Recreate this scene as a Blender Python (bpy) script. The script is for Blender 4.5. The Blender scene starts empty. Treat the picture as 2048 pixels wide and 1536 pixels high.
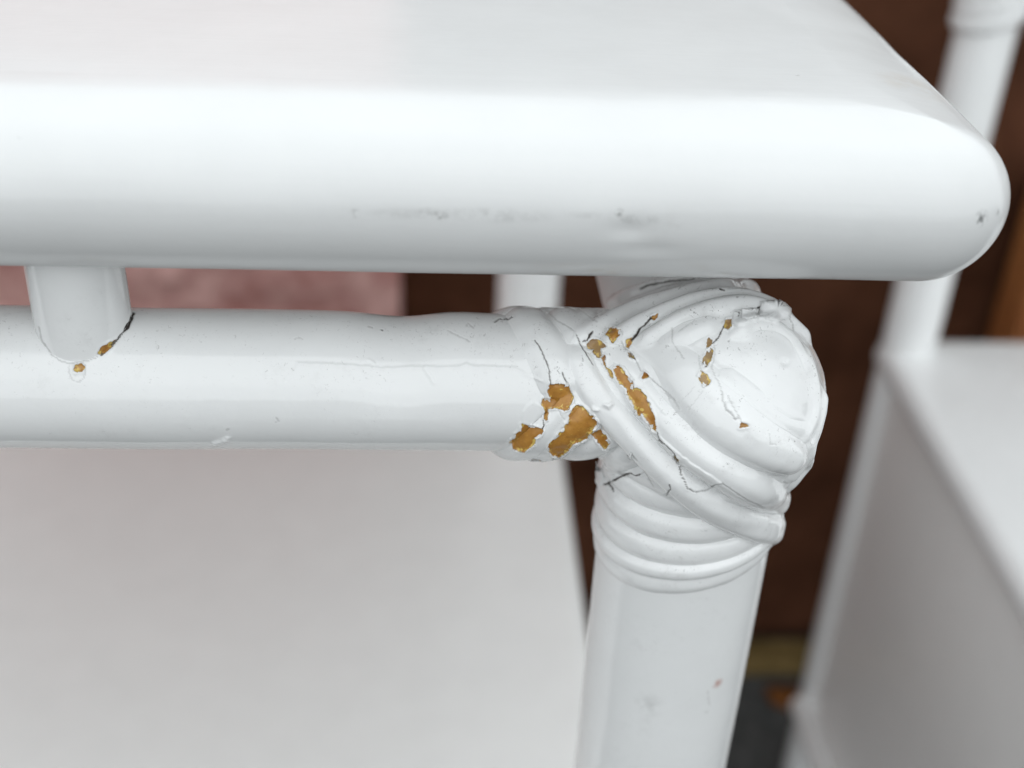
import bpy, math
import numpy as np
from mathutils import Matrix, Vector

# ------------------------------------------------------------------ camera, light, exposure
CAM = np.array([-0.10159, -0.23789, 0.09995])
YAW, PITCH, ROLL, FPX = math.radians(4.099), math.radians(31.8376), math.radians(-2.8687), 2456.0
_f = np.array([math.sin(YAW)*math.cos(PITCH), math.cos(YAW)*math.cos(PITCH), -math.sin(PITCH)])
_r = np.array([math.cos(YAW), -math.sin(YAW), 0.0])
_d = np.cross(_f, _r)
RIGHT = math.cos(ROLL)*_r + math.sin(ROLL)*_d
DOWN = -math.sin(ROLL)*_r + math.cos(ROLL)*_d
FWD = _f
scene = bpy.context.scene
col = scene.collection
cd = bpy.data.cameras.new('camera'); cam = bpy.data.objects.new('camera', cd); col.objects.link(cam)
cam.matrix_world = Matrix(((RIGHT[0], -DOWN[0], -FWD[0], CAM[0]), (RIGHT[1], -DOWN[1], -FWD[1], CAM[1]),
                           (RIGHT[2], -DOWN[2], -FWD[2], CAM[2]), (0, 0, 0, 1)))
cd.sensor_width = 36.0; cd.lens = FPX/2048*36.0
cd.clip_start = 0.01; cd.clip_end = 100
cd.dof.use_dof = True; cd.dof.focus_distance = 0.2705; cd.dof.aperture_fstop = 8.0
scene.camera = cam

# overcast sky: brighter overhead than at the horizon, the same all round
world = bpy.data.worlds.new('World'); scene.world = world; world.use_nodes = True
nt = world.node_tree; nt.nodes.clear()
wo = nt.nodes.new('ShaderNodeOutputWorld'); wb = nt.nodes.new('ShaderNodeBackground')
tc = nt.nodes.new('ShaderNodeTexCoord'); sx = nt.nodes.new('ShaderNodeSeparateXYZ')
mr = nt.nodes.new('ShaderNodeMapRange'); cr = nt.nodes.new('ShaderNodeValToRGB')
nt.links.new(tc.outputs['Generated'], sx.inputs[0]); nt.links.new(sx.outputs['Z'], mr.inputs['Value'])
mr.inputs['From Min'].default_value = 0.0; mr.inputs['From Max'].default_value = 1.0
nt.links.new(mr.outputs[0], cr.inputs[0])
cr.color_ramp.elements[0].position = 0.0; cr.color_ramp.elements[0].color = (0.80, 0.83, 0.845, 1)
cr.color_ramp.elements[1].position = 1.0; cr.color_ramp.elements[1].color = (0.82, 0.865, 0.885, 1)
nt.links.new(cr.outputs[0], wb.inputs[0]); wb.inputs[1].default_value = 1.33
nt.links.new(wb.outputs[0], wo.inputs[0])
sd = bpy.data.lights.new('sun', 'SUN'); sd.energy = 0.25; sd.angle = math.radians(60); sd.color = (1.0, 0.985, 0.96)
sun = bpy.data.objects.new('sun', sd); col.objects.link(sun)
sun.rotation_euler = Vector((-0.15, 1.0, -1.0)).to_track_quat('-Z', 'Y').to_euler()
scene.view_settings.view_transform = 'Standard'; scene.view_settings.look = 'None'
scene.view_settings.exposure = 0.14; scene.view_settings.gamma = 1.0
scene.render.engine = 'CYCLES'; scene.cycles.use_denoising = True; scene.cycles.max_bounces = 8; scene.cycles.adaptive_threshold = .02

# ------------------------------------------------------------------ numpy helpers
def ray(x, y):
    v = (x-1024)/FPX*RIGHT + (y-768)/FPX*DOWN + FWD
    return v/np.linalg.norm(v)
def at(x, y, ax, val):
    v = ray(x, y); return CAM + v*((val-CAM[ax])/v[ax])
def hash3(i):
    i = i.astype(np.int64)
    h = (i[..., 0]*374761393 + i[..., 1]*668265263 + i[..., 2]*2147483647 + 974634777) & 0xffffffff
    h = ((h ^ (h >> 13))*1274126177) & 0xffffffff
    h = ((h ^ (h >> 16))*2246822519) & 0xffffffff
    return ((h ^ (h >> 15)) & 0xffff)/65535.0
def noise(P, s):
    """value noise, -1..1, wavelength s"""
    Q = P/s; i = np.floor(Q); f = Q-i; f = f*f*(3-2*f); out = 0
    for a in (0, 1):
        for b in (0, 1):
            for c in (0, 1):
                w = (f[..., 0] if a else 1-f[..., 0])*(f[..., 1] if b else 1-f[..., 1])*(f[..., 2] if c else 1-f[..., 2])
                out = out + w*hash3(i+np.array([a, b, c]))
    return out*2-1
def smooth(e0, e1, x):
    t = np.clip((x-e0)/(e1-e0), 0, 1); return t*t*(3-2*t)
def spline(pts, n):
    """Catmull-Rom through pts, resampled evenly to n points"""
    p = np.array(pts, float)
    if len(p) == 2:
        t = np.linspace(0, 1, n)[:, None]; return p[0]*(1-t)+p[1]*t
    q = np.vstack([2*p[0]-p[1], p, 2*p[-1]-p[-2]]); out = []
    for k in range(1, len(q)-2):
        t = np.linspace(0, 1, 24, endpoint=False)[:, None]
        a, b, c, d = q[k-1], q[k], q[k+1], q[k+2]
        out.append(0.5*((2*b)+(-a+c)*t+(2*a-5*b+4*c-d)*t*t+(-a+3*b-3*c+d)*t**3))
    out.append(p[-1:]); out = np.vstack(out)
    return resample(out, n)
def resample(p, n):
    s = np.r_[0, np.cumsum(np.linalg.norm(np.diff(p, axis=0), axis=1))]
    u = np.linspace(0, s[-1], n)
    return np.stack([np.interp(u, s, p[:, k]) for k in range(p.shape[1])], 1)

# ------------------------------------------------------------------ sizes (metres)
RS = 0.018                                    # half thickness of the table top
YR, ZR, RR = 0.006, -0.051530, 0.016265        # front rail
XP, RP = -0.038310, 0.021680                    # front right leg
XS, RSP = -0.180000, 0.010169                   # spacer
JN = np.array([XP, YR, ZR])
RSIDE = 0.0194
DOME_C, DOME_R = np.array([0.0027, -0.0045, -0.0009]), 0.0245

def capsule(p, d, R):
    t = np.clip(p@d, 0, 1.0); return np.linalg.norm(p-t[..., None]*d, axis=-1)-R
def smin(a, b, k):
    h = np.clip(0.5+0.5*(b-a)/k, 0, 1); return b*(1-h)+a*h-k*h*(1-h)
def sdf(P):
    p = P-JN
    a = capsule(p, np.array([-1., 0, 0]), RR+0.0006)
    b = capsule(p, np.array([0, 0, -1.]), RP)
    c = capsule(p, np.array([0, 1., 0]), RSIDE)
    d = np.linalg.norm((p-DOME_C)/np.array([1.0, 1.0, 1.0]), axis=-1)-DOME_R
    return smin(smin(smin(b, c, .006), d, .006), a, .007)
def grad(P):
    e = 2e-5; g = np.stack([sdf(P+e*np.eye(3)[k])-sdf(P-e*np.eye(3)[k]) for k in range(3)], -1)
    return g/np.linalg.norm(g, axis=-1, keepdims=True)
def project(P, off=0.0):
    for _ in range(6): P = P-grad(P)*(sdf(P)-off)[..., None]
    return P
def on_body(px, off=0.0):
    px = np.atleast_2d(px)
    V = np.stack([ray(x, y) for x, y in px]); t = np.full(len(px), .22); bt = t.copy(); bd = np.full(len(px), 9.)
    for _ in range(160):
        d = sdf(CAM+V*t[:, None])-off
        m = d < bd; bd = np.where(m, d, bd); bt = np.where(m, t, bt)
        t = t+np.where(d < 2e-6, 0, np.maximum(d*.8, 1e-6)); t = np.minimum(t, .6)
    return project(CAM+V*bt[:, None], off)

# ------------------------------------------------------------------ wear on the paint: chips, cracks, lifted sheets
# outlines are read off the enlarged photograph, then set on the real surface: each is a projector of its own with a place,
# a direction and an outline in metres
def tr(ox, oy, s): return lambda pts: [(ox+x/s, oy+y/s) for x, y in pts]
A1 = tr(950, 530, 5.12); A2 = tr(1280, 530, 5.12); A3 = tr(950, 740, 5.12); A4 = tr(1250, 780, 5.12)
A6 = tr(0, 500, 4.2667); W = tr(1000, 540, 3.0118); A5 = tr(400, 560, 2.9257); VV = tr(941, 546, 2.7018); A9 = tr(1060, 1150, 3.4133)
CHIPS = [  # outline, tan (0 fresh brown, 1 greyed)
 (A1([(1340,690),(1370,650),(1430,643),(1485,665),(1480,720),(1445,770),(1410,805),(1380,750),(1345,720)]), 0),
 (A1([(1195,770),(1230,757),(1290,785),(1335,835),(1300,850),(1295,910),(1290,950),(1260,950),(1200,890),(1150,860),(1150,810)]), .75),
 (A1([(1550,765),(1610,750),(1600,800),(1575,855),(1548,850)]), 0),
 (A1([(1790,550),(1840,515),(1870,500),(1872,530),(1830,560)]), 0),
 (A3([(1420,-10),(1440,60),(1480,130),(1550,200),(1560,250),(1600,310),(1640,400),(1660,460),(1690,475),(1695,430),(1740,480),(1790,560),(1805,605),(1865,640),(1845,590),(1840,490),(1800,400),(1770,330),(1750,270),(1700,205),(1650,195),(1615,200),(1620,140),(1560,60),(1520,10),(1480,-50),(1440,-40)]), 0),
 (A1([(1310,930),(1335,920),(1330,990),(1355,1060),(1400,1080),(1410,1130),(1400,1165),(1370,1120),(1345,1060),(1310,990)]), .2),
 (A1([(1720,1095),(1775,1130),(1745,1165),(1710,1170)]), 0),
 (A1([(1565,895),(1600,910),(1640,970),(1590,950)]), 1),
 (A3([(775,150),(860,148),(935,165),(945,120),(955,170),(990,240),(1010,290),(985,340),(950,410),(920,415),(860,395),(800,390),(750,400),(740,470),(730,515),(710,500),(715,440),(685,360),(700,290),(720,280),(750,320),(765,270),(740,230)]), 0),
 (A3([(475,555),(690,605),(680,660),(620,700),(620,750),(580,790),(510,840),(440,835),(390,800),(360,740),(415,690),(415,650),(475,620)]), 0),
 (A3([(1000,390),(1060,365),(1110,380),(1150,440),(1165,480),(1200,480),(1250,520),(1255,560),(1200,630),(1150,700),(1080,740),(1010,760),(960,830),(900,880),(850,905),(790,880),(750,830),(750,780),(800,720),(870,650),(910,630),(920,560),(960,560),(970,470)]), 0),
 (A3([(1195,650),(1290,605),(1310,660),(1350,700),(1380,755),(1350,810),(1310,800),(1260,750),(1220,690)]), 0),
 (A3([(590,912),(640,918),(740,965),(690,972),(580,945)]), .7),
 (A2([(860,600),(890,560),(935,545),(935,620),(900,650),(865,635)]), .6),
 (A2([(675,800),(710,745),(740,800),(720,820),(690,850)]), .8),
 (A2([(720,855),(740,880),(730,950),(700,1010),(670,1045),(640,1000),(650,950),(690,890)]), .9),
 (A2([(625,1085),(660,1090),(720,1160),(715,1200),(680,1240),(640,1220),(600,1165)]), .8),
 (A4([(1200,330),(1265,365),(1180,395)]), .2),
 (A4([(508,680),(545,690),(555,720),(530,735)]), 1),
 (A6([(835,890),(870,820),(960,780),(990,770),(940,840),(880,890)]), .1),
 (A6([(640,985),(690,965),(725,1000),(700,1040),(640,1045),(625,1020)]), .3),
]
CRACKS = [  # line, width in px of the photograph, darkness
 (A1([(1105,785),(1150,775),(1175,720),(1205,680)]), 4.5, 1),
 (A1([(1610,770),(1660,710),(1690,650),(1750,600),(1800,545)]), 5, 1),
 (A1([(1035,710),(1090,830),(1160,940),(1210,1020)]), 2.2, .8),
 (A1([(610,765),(665,840),(720,960),(755,1060),(775,1220)]), 2.2, .8),
 (A1([(895,1100),(915,1160),(940,1210)]), 2.0, .8),
 (A1([(720,440),(790,520),(855,580),(930,610),(1030,680)]), 2.4, .6),
 (A1([(1060,430),(1150,510),(1250,580)]), 1.8, .5),
 (A1([(205,580),(250,550),(290,560),(320,540),(335,560),(380,535)]), 1.8, .9),
 (A1([(1500,780),(1530,850),(1600,900),(1660,1010),(1700,1090),(1790,1150),(1850,1210),(1920,1260),(2000,1340),(2048,1390)]), 2.5, .6),
 (A1([(1300,1010),(1340,1100),(1420,1000),(1530,1040),(1590,1120)]), 1.4, .35),
 (A3([(1010,290),(1020,340),(1100,370),(1200,470),(1310,590)]), 2.0, .5),
 (A3([(700,510),(705,570),(690,610)]), 2.5, .9),
 (A3([(850,405),(880,460),(915,510)]), 1.5, .5),
 (A3([(800,905),(830,945)]), 3.5, .8),
 (A2([(860,620),(830,680),(815,720),(780,770),(740,800)]), 2.4, .9),
 (A2([(760,820),(765,900),(730,1050),(760,1120),(830,1240),(850,1400),(890,1490),(940,1536)]), 1.6, .55),
 (A2([(960,490),(1020,500),(1000,545)]), 2.6, .9),
 (A2([(1060,460),(1130,470),(1190,455),(1215,430),(1200,530)]), 2.6, .95),
 (A2([(1535,550),(1560,600),(1570,670)]), 4, .7),
 (A2([(330,640),(325,780),(390,880),(450,960)]), 1.6, .55),
 (A2([(600,930),(605,1000),(625,1070)]), 1.8, .5),
 (A2([(0,240),(100,200),(300,165),(450,155),(560,140)]), 4.5, .8),
 (A2([(0,305),(120,255),(230,215),(430,180)]), 3, .5),
 (A2([(810,240),(860,255)]), 3.2, 1),
 (A2([(390,680),(450,640),(560,560)]), 1.5, .35),
 (A2([(440,1380),(560,1240)]), 1.2, .3), (A2([(500,1480),(640,1290)]), 1.2, .3),
 (A2([(850,250),(1000,235),(1120,235),(1330,290)]), 1.6, .35),
 (A4([(990,0),(1010,130),(1035,210),(1100,260),(1130,300),(1165,290)]), 1.6, .6),
 (A4([(1060,60),(1100,160),(1160,260),(1195,330)]), 1.8, .6),
 (A4([(330,430),(350,510),(440,580),(500,640),(550,700),(560,780),(575,870),(620,950),(640,1010),(720,1050)]), 2.4, .75),
 (A4([(720,1050),(850,1020),(920,970),(1000,960),(1100,1030),(1250,1130),(1460,1225)]), 1.8, .6),
 (A4([(1480,450),(1490,560),(1555,560)]), 1.4, .45),
 (A4([(410,30),(500,110),(560,190)]), 2.6, .5),
 (A3([(1280,1175),(1340,1170),(1440,1120),(1540,1070),(1600,1055)]), 4.0, 1),
 (A3([(1600,1060),(1640,1085),(1690,1070)]), 3.2, 1), (A3([(1690,1070),(1740,1045),(1780,1110),(1830,1200)]), 1.8, .7),
 (A3([(1370,1165),(1400,1200),(1415,1245)]), 3.5, 1), (A3([(1990,1180),(2000,1220),(1960,1290)]), 2.4, .8),
 (A3([(1600,850),(1625,900),(1660,930)]), 4, .7),
 (A6([(330,660),(350,770),(440,890)]), 2.0, .7),
 (A6([(440,890),(500,940),(600,970),(740,945),(830,910)]), 3.5, .65),
 (A6([(860,900),(930,850),(990,780),(1060,690)]), 3.0, .85), (A6([(1060,690),(1100,630),(1140,540)]), 6, 1),
 (A6([(590,980),(585,1040),(620,1110),(670,1130),(720,1090),(735,980)]), 1.8, .5),
 (A5([(1450,295),(1500,320),(1580,360)]), 1.6, .5), (A5([(985,272),(1010,277)]), 2, .7), (A5([(1060,290),(1070,293)]), 3.5, .9),
 (A5([(550,345),(580,335),(605,350)]), 1.3, .4), (A5([(1560,270),(1570,250),(1600,280),(1610,260)]), 1.3, .6),
 (A5([(150,880),(170,875)]), 1.8, .5), (A5([(440,835),(460,825),(445,808)]), 1.3, .5),
 (A9([(1215,800),(1218,850),(1225,895)]), 1.5, .5), (A9([(1200,935),(1212,940)]), 2.2, .5),
]
RIDGES = [  # raised drips and sheet edges: line, width px, height in metres
 (A5([(560,490),(800,498),(1060,520),(1300,512),(1500,515),(1560,495),(1600,512),(1850,515),(1920,560),(2000,590)]), 5, .00022),
 (A5([(985,462),(1020,490)]), 4, .0002), (A5([(1310,515),(1345,560),(1365,600)]), 5, .0002), (A5([(500,590),(560,490)]), 6, -.00015),
 (A5([(80,960),(130,945),(160,930)]), 9, .0005),
 (A3([(1330,350),(1370,370),(1400,350)]), 9, .0005), (A3([(1220,400),(1250,410)]), 8, .0005),
 (A4([(345,520),(440,600),(540,760),(570,880),(630,1020)]), 9, .00015),
]
LIFTS = [
 (A4([(330,440),(440,580),(550,700),(575,870),(640,1010),(720,1050),(850,1020),(920,970),(1000,960),(900,880),(700,760),(500,600)]), .00028),
 (A4([(1020,130),(1110,130),(1165,265),(1130,300),(1080,230),(1035,205)]), .0003),
 (A3([(480,540),(700,600),(720,510),(690,380),(600,300),(480,420)]), .00012),
 (A2([(950,480),(1210,440),(1240,380),(1500,370),(1540,520),(1400,600),(1250,560),(1030,620),(950,600)]), .0006),
 (A2([(0,1100),(150,1200),(330,1380),(430,1490),(250,1536),(60,1300)]), .0002),
]
DENTS = [(A2([(1480,1000)])[0], 7, .0005), ((1265, 465), 30, .0006)]
def sd_poly(q, poly):
    """distance inside (+) / outside (-) of a polygon"""
    a = poly; b = np.roll(poly, -1, 0); d2 = np.full(len(q), 1e9); ins = np.zeros(len(q), bool)
    for s, e in zip(a, b):
        v = e-s; w = q-s; t = np.clip((w@v)/(v@v+1e-18), 0, 1)
        d2 = np.minimum(d2, ((w-t[:, None]*v)**2).sum(1))
        c = ((s[1] > q[:, 1]) != (e[1] > q[:, 1])) & (q[:, 0] < (e[0]-s[0])*(q[:, 1]-s[1])/(e[1]-s[1]+1e-18)+s[0])
        ins ^= c
    d = np.sqrt(d2); return np.where(ins, d, -d)
def d_line(q, ln):
    d2 = np.full(len(q), 1e9)
    for s, e in zip(ln[:-1], ln[1:]):
        v = e-s; w = q-s; t = np.clip((w@v)/(v@v+1e-18), 0, 1); d2 = np.minimum(d2, ((w-t[:, None]*v)**2).sum(1))
    return np.sqrt(d2)
class Proj:
    def __init__(s, px):
        px = np.array(px, float); c = px.mean(0); s.o = on_body([c], .0015)[0]
        s.n = CAM-s.o; D = np.linalg.norm(s.n); s.n /= D
        s.u = np.cross(s.n, [0, 0, 1.]); s.u /= np.linalg.norm(s.u); s.v = np.cross(s.n, s.u)
        V = np.stack([ray(x, y) for x, y in px]); t = ((s.o-CAM)@s.n)/(V@s.n); s.q = s.uv(CAM+V*t[:, None])
        s.px = D/FPX; s.r = np.linalg.norm(s.q, axis=1).max()+.002
    def uv(s, P): return np.stack([(P-s.o)@s.u, (P-s.o)@s.v], -1)
    def near(s, P, N):
        d = P-s.o; h = d@s.n
        return np.nonzero((np.abs(h) < .009) & ((d*d).sum(1)-h*h < s.r**2) & (N@s.n > .0))[0]
_P = None
def wear(P, N):
    """displacement along N plus chip (mm inside), tan and crack attributes"""
    global _P
    if _P is None:
        _P = ([(Proj(o), t) for o, t in CHIPS], [(Proj(o), w*(1 if k > .7 else .8), k if k > .7 else k*.6) for o, w, k in CRACKS], [(Proj(o), w, h) for o, w, h in RIDGES],
              [(Proj(o), h) for o, h in LIFTS], [(Proj([o, (o[0]+r, o[1])]), r, h) for o, r, h in DENTS])
    n = len(P); disp = np.zeros(n); chip = np.full(n, -1.); tan = np.zeros(n); crack = np.zeros(n)
    J1 = np.stack([noise(P+7.7*k, .0007) for k in range(2)], -1)*.00022+np.stack([noise(P+3.3*k, .0003) for k in range(2)], -1)*.00010
    for p, h in _P[3]:
        i = p.near(P, N)
        if len(i):
            s = sd_poly(p.uv(P[i])+J1[i]*.7, p.q); disp[i] += h*smooth(-.00006, .00010, s)*(1-.55*smooth(.0002, .0035, s))
    for p, w, h in _P[2]:
        i = p.near(P, N)
        if len(i):
            d = d_line(p.uv(P[i])+J1[i], p.q); disp[i] += h*np.exp(-(d/(w*p.px*.5))**2)
    for p, t in _P[0]:
        i = p.near(P, N)
        if len(i):
            s = sd_poly(p.uv(P[i])+J1[i]*1.15, p.q)+.00009; m = np.clip(s*1000, -1, 1)
            up = m > chip[i]; tan[i] = np.where(up & (m > -.4), t, tan[i]); chip[i] = np.maximum(chip[i], m)
            rim = np.exp(-((s+.00018)/.00022)**2)*(.00012+.00030*np.clip(noise(P[i], .0015)+.3, 0, 1))
            disp[i] += (-.00055+.00012*noise(P[i], .0012))*smooth(-.00004, .00012, s)+rim*(s < .00004)
    for p, w, k in _P[1]:
        i = p.near(P, N)
        if len(i):
            d = d_line(p.uv(P[i])+J1[i]*.6, p.q); ww = w*p.px*.38*(1+.6*noise(P[i], .0015)); ww = np.maximum(ww, .00013)
            c = (1-smooth(.6, 1.5, d/ww))*k; crack[i] = np.maximum(crack[i], c)
            disp[i] += -.0003*c+.00008*np.exp(-((d-ww*2)/(.0003))**2)*k
    for p, r, h in _P[4]:
        i = p.near(P, N)
        if len(i):
            d = np.linalg.norm(p.uv(P[i])-p.q[0], axis=1)/(r*p.px); disp[i] -= h*np.exp(-d*d)
    return disp, chip, tan, crack

# ------------------------------------------------------------------ mesh helpers
def link(o, parent=None):
    col.objects.link(o)
    if parent is not None: o.parent = parent
    return o
def empty(name, loc, label=None, cat=None, group=None):
    o = bpy.data.objects.new(name, None); o.location = loc; o.empty_display_size = .02; col.objects.link(o)
    return tag(o, label, cat, group)
def tag(o, label=None, cat=None, group=None, kind=None):
    for k, v in (('label', label), ('category', cat), ('group', group), ('kind', kind)):
        if v: o[k] = v
    return o
def mesh(name, V, F, mat, parent=None, attrs=None, flat=False):
    me = bpy.data.meshes.new(name); V = np.asarray(V, float)
    if parent is not None: V = V-np.array(wloc(parent))
    if isinstance(F, np.ndarray):
        k = F.shape[1]
        me.vertices.add(len(V)); me.vertices.foreach_set('co', V.astype(np.float32).ravel())
        me.loops.add(F.size); me.loops.foreach_set('vertex_index', F.astype(np.int32).ravel())
        me.polygons.add(len(F)); me.polygons.foreach_set('loop_start', np.arange(0, F.size, k, dtype=np.int32))
        me.update(calc_edges=True); me.validate()
    else:
        me.from_pydata(V.tolist(), [], F); me.update()
    if attrs:
        for k, a in attrs.items():
            at_ = me.attributes.new(k, 'FLOAT', 'POINT'); at_.data.foreach_set('value', np.asarray(a, np.float32))
    if not flat: me.polygons.foreach_set('use_smooth', np.ones(len(me.polygons), bool))
    me.materials.append(mat)
    return link(bpy.data.objects.new(name, me), parent)
def wloc(o):
    p = np.zeros(3)
    while o is not None: p = p+np.array(o.location); o = o.parent
    return p
def grid_faces(nu, nv, cu=False, cv=False):
    i = np.arange(nu if cu else nu-1); j = np.arange(nv if cv else nv-1)
    I, Jj = np.meshgrid(i, j, indexing='ij'); I2 = (I+1) % nu; J2 = (Jj+1) % nv
    return np.stack([I*nv+Jj, I2*nv+Jj, I2*nv+J2, I*nv+J2], -1).reshape(-1, 4)
def grid_normals(V, nu, nv, cu, cv):
    G = V.reshape(nu, nv, 3)
    def diff(ax, c):
        return (np.roll(G, -1, ax)-np.roll(G, 1, ax)) if c else np.gradient(G, axis=ax)
    n = np.cross(diff(0, cu), diff(1, cv)).reshape(-1, 3)
    return n/(np.linalg.norm(n, axis=1, keepdims=True)+1e-20)
def worn_grid(name, V, N, nu, nv, cu, cv, mat, parent):
    d, chip, tan, crack = wear(V, N)
    return mesh(name, V+N*d[:, None], grid_faces(nu, nv, cu, cv), mat, parent, {'chip': chip, 'tan': tan, 'crack': crack})
def tube(name, P0, P1, R, mat, parent, n=48, rings=2, cap=.003):
    """round bar with softened ends"""
    P0 = np.array(P0, float); P1 = np.array(P1, float); d = P1-P0; L = np.linalg.norm(d); d /= L
    u = np.cross(d, [0, 0, 1.] if abs(d[2]) < .9 else [1., 0, 0]); u /= np.linalg.norm(u); v = np.cross(d, u)
    prof = [(0, 0), (0, R-cap), (cap*.3, R-cap*.3), (cap, R)]+[(cap+(L-2*cap)*k/rings, R) for k in range(1, rings)]+[(L-cap, R), (L-cap*.3, R-cap*.3), (L, R-cap), (L, 0)]
    th = np.linspace(0, 2*np.pi, n, endpoint=False); V = []
    for s, r in prof: V.append(P0+d*s+max(r, 1e-5)*(np.cos(th)[:, None]*u+np.sin(th)[:, None]*v))
    return mesh(name, np.vstack(V), grid_faces(len(prof), n, False, True), mat, parent)
def box(name, lo, hi, mat, parent=None, bev=.003, rot=None):
    """box with rounded edges"""
    lo = np.array(lo, float); hi = np.array(hi, float); c = (lo+hi)/2; h = (hi-lo)/2; b = min(bev, h.min()*.95)
    import bmesh
    bm = bmesh.new(); bmesh.ops.create_cube(bm, size=1.0)
    for w in bm.verts: w.co = Vector(tuple(np.array(w.co)*2*h+c))
    if rot is not None: bmesh.ops.rotate(bm, verts=bm.verts, cent=Vector(tuple(c)), matrix=rot)
    bmesh.ops.bevel(bm, geom=list(bm.edges), offset=b, segments=4, profile=.5, affect='EDGES')
    V = [tuple(w.co) for w in bm.verts]; bm.verts.index_update(); F = [[w.index for w in f.verts] for f in bm.faces]; bm.free()
    return mesh(name, V, F, mat, parent)

# ------------------------------------------------------------------ materials
def mat(name):
    m = bpy.data.materials.new(name); m.use_nodes = True; t = m.node_tree
    return m, t, t.nodes['Principled BSDF']
def nd(t, typ, **kw):
    n = t.nodes.new(typ)
    for k, v in kw.items(): setattr(n, k, v)
    return n
def tex(t, scale, detail=3, rough=.55, vec=None, typ='ShaderNodeTexNoise'):
    n = nd(t, typ); n.inputs['Scale'].default_value = scale
    if typ == 'ShaderNodeTexNoise': n.inputs['Detail'].default_value = detail; n.inputs['Roughness'].default_value = rough
    if vec is not None: t.links.new(vec, n.inputs['Vector'])
    return n
def ramp(t, src, a, b, ca=(0, 0, 0, 1), cb=(1, 1, 1, 1)):
    r = nd(t, 'ShaderNodeValToRGB'); t.links.new(src, r.inputs[0])
    r.color_ramp.elements[0].position = a; r.color_ramp.elements[0].color = ca
    r.color_ramp.elements[1].position = b; r.color_ramp.elements[1].color = cb
    return r.outputs[0]
def mixc(t, fac, a, b, typ='MIX'):
    m = nd(t, 'ShaderNodeMix', data_type='RGBA', blend_type=typ)
    for s, v in (('Factor', fac), ('A', a), ('B', b)):
        i = [x for x in m.inputs if x.name == s and (x.type == 'RGBA' or (s == 'Factor' and x.type == 'VALUE'))][0]
        if isinstance(v, (int, float)): i.default_value = v
        elif isinstance(v, tuple): i.default_value = v
        else: t.links.new(v, i)
    return [o for o in m.outputs if o.type == 'RGBA'][0]
def math_(t, op, a, b=None):
    m = nd(t, 'ShaderNodeMath', operation=op)
    for k, v in enumerate((a, b)):
        if v is None: continue
        if isinstance(v, (int, float)): m.inputs[k].default_value = v
        else: t.links.new(v, m.inputs[k])
    return m.outputs[0]
def spot(t, vec, c, r, ky=1.0):
    """0..1 soft spot round a point (object space)"""
    q = nd(t, 'ShaderNodeVectorMath', operation='SUBTRACT'); t.links.new(vec, q.inputs[0]); q.inputs[1].default_value = tuple(c)
    q2 = nd(t, 'ShaderNodeVectorMath', operation='MULTIPLY'); t.links.new(q.outputs[0], q2.inputs[0]); q2.inputs[1].default_value = (1, ky, ky)
    d = nd(t, 'ShaderNodeVectorMath', operation='LENGTH'); t.links.new(q2.outputs[0], d.inputs[0])
    return ramp(t, math_(t, 'DIVIDE', d.outputs['Value'], r), 0.0, 1.0, (1, 1, 1, 1), (0, 0, 0, 1))
WHITE = (.85, .86, .86, 1)
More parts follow.
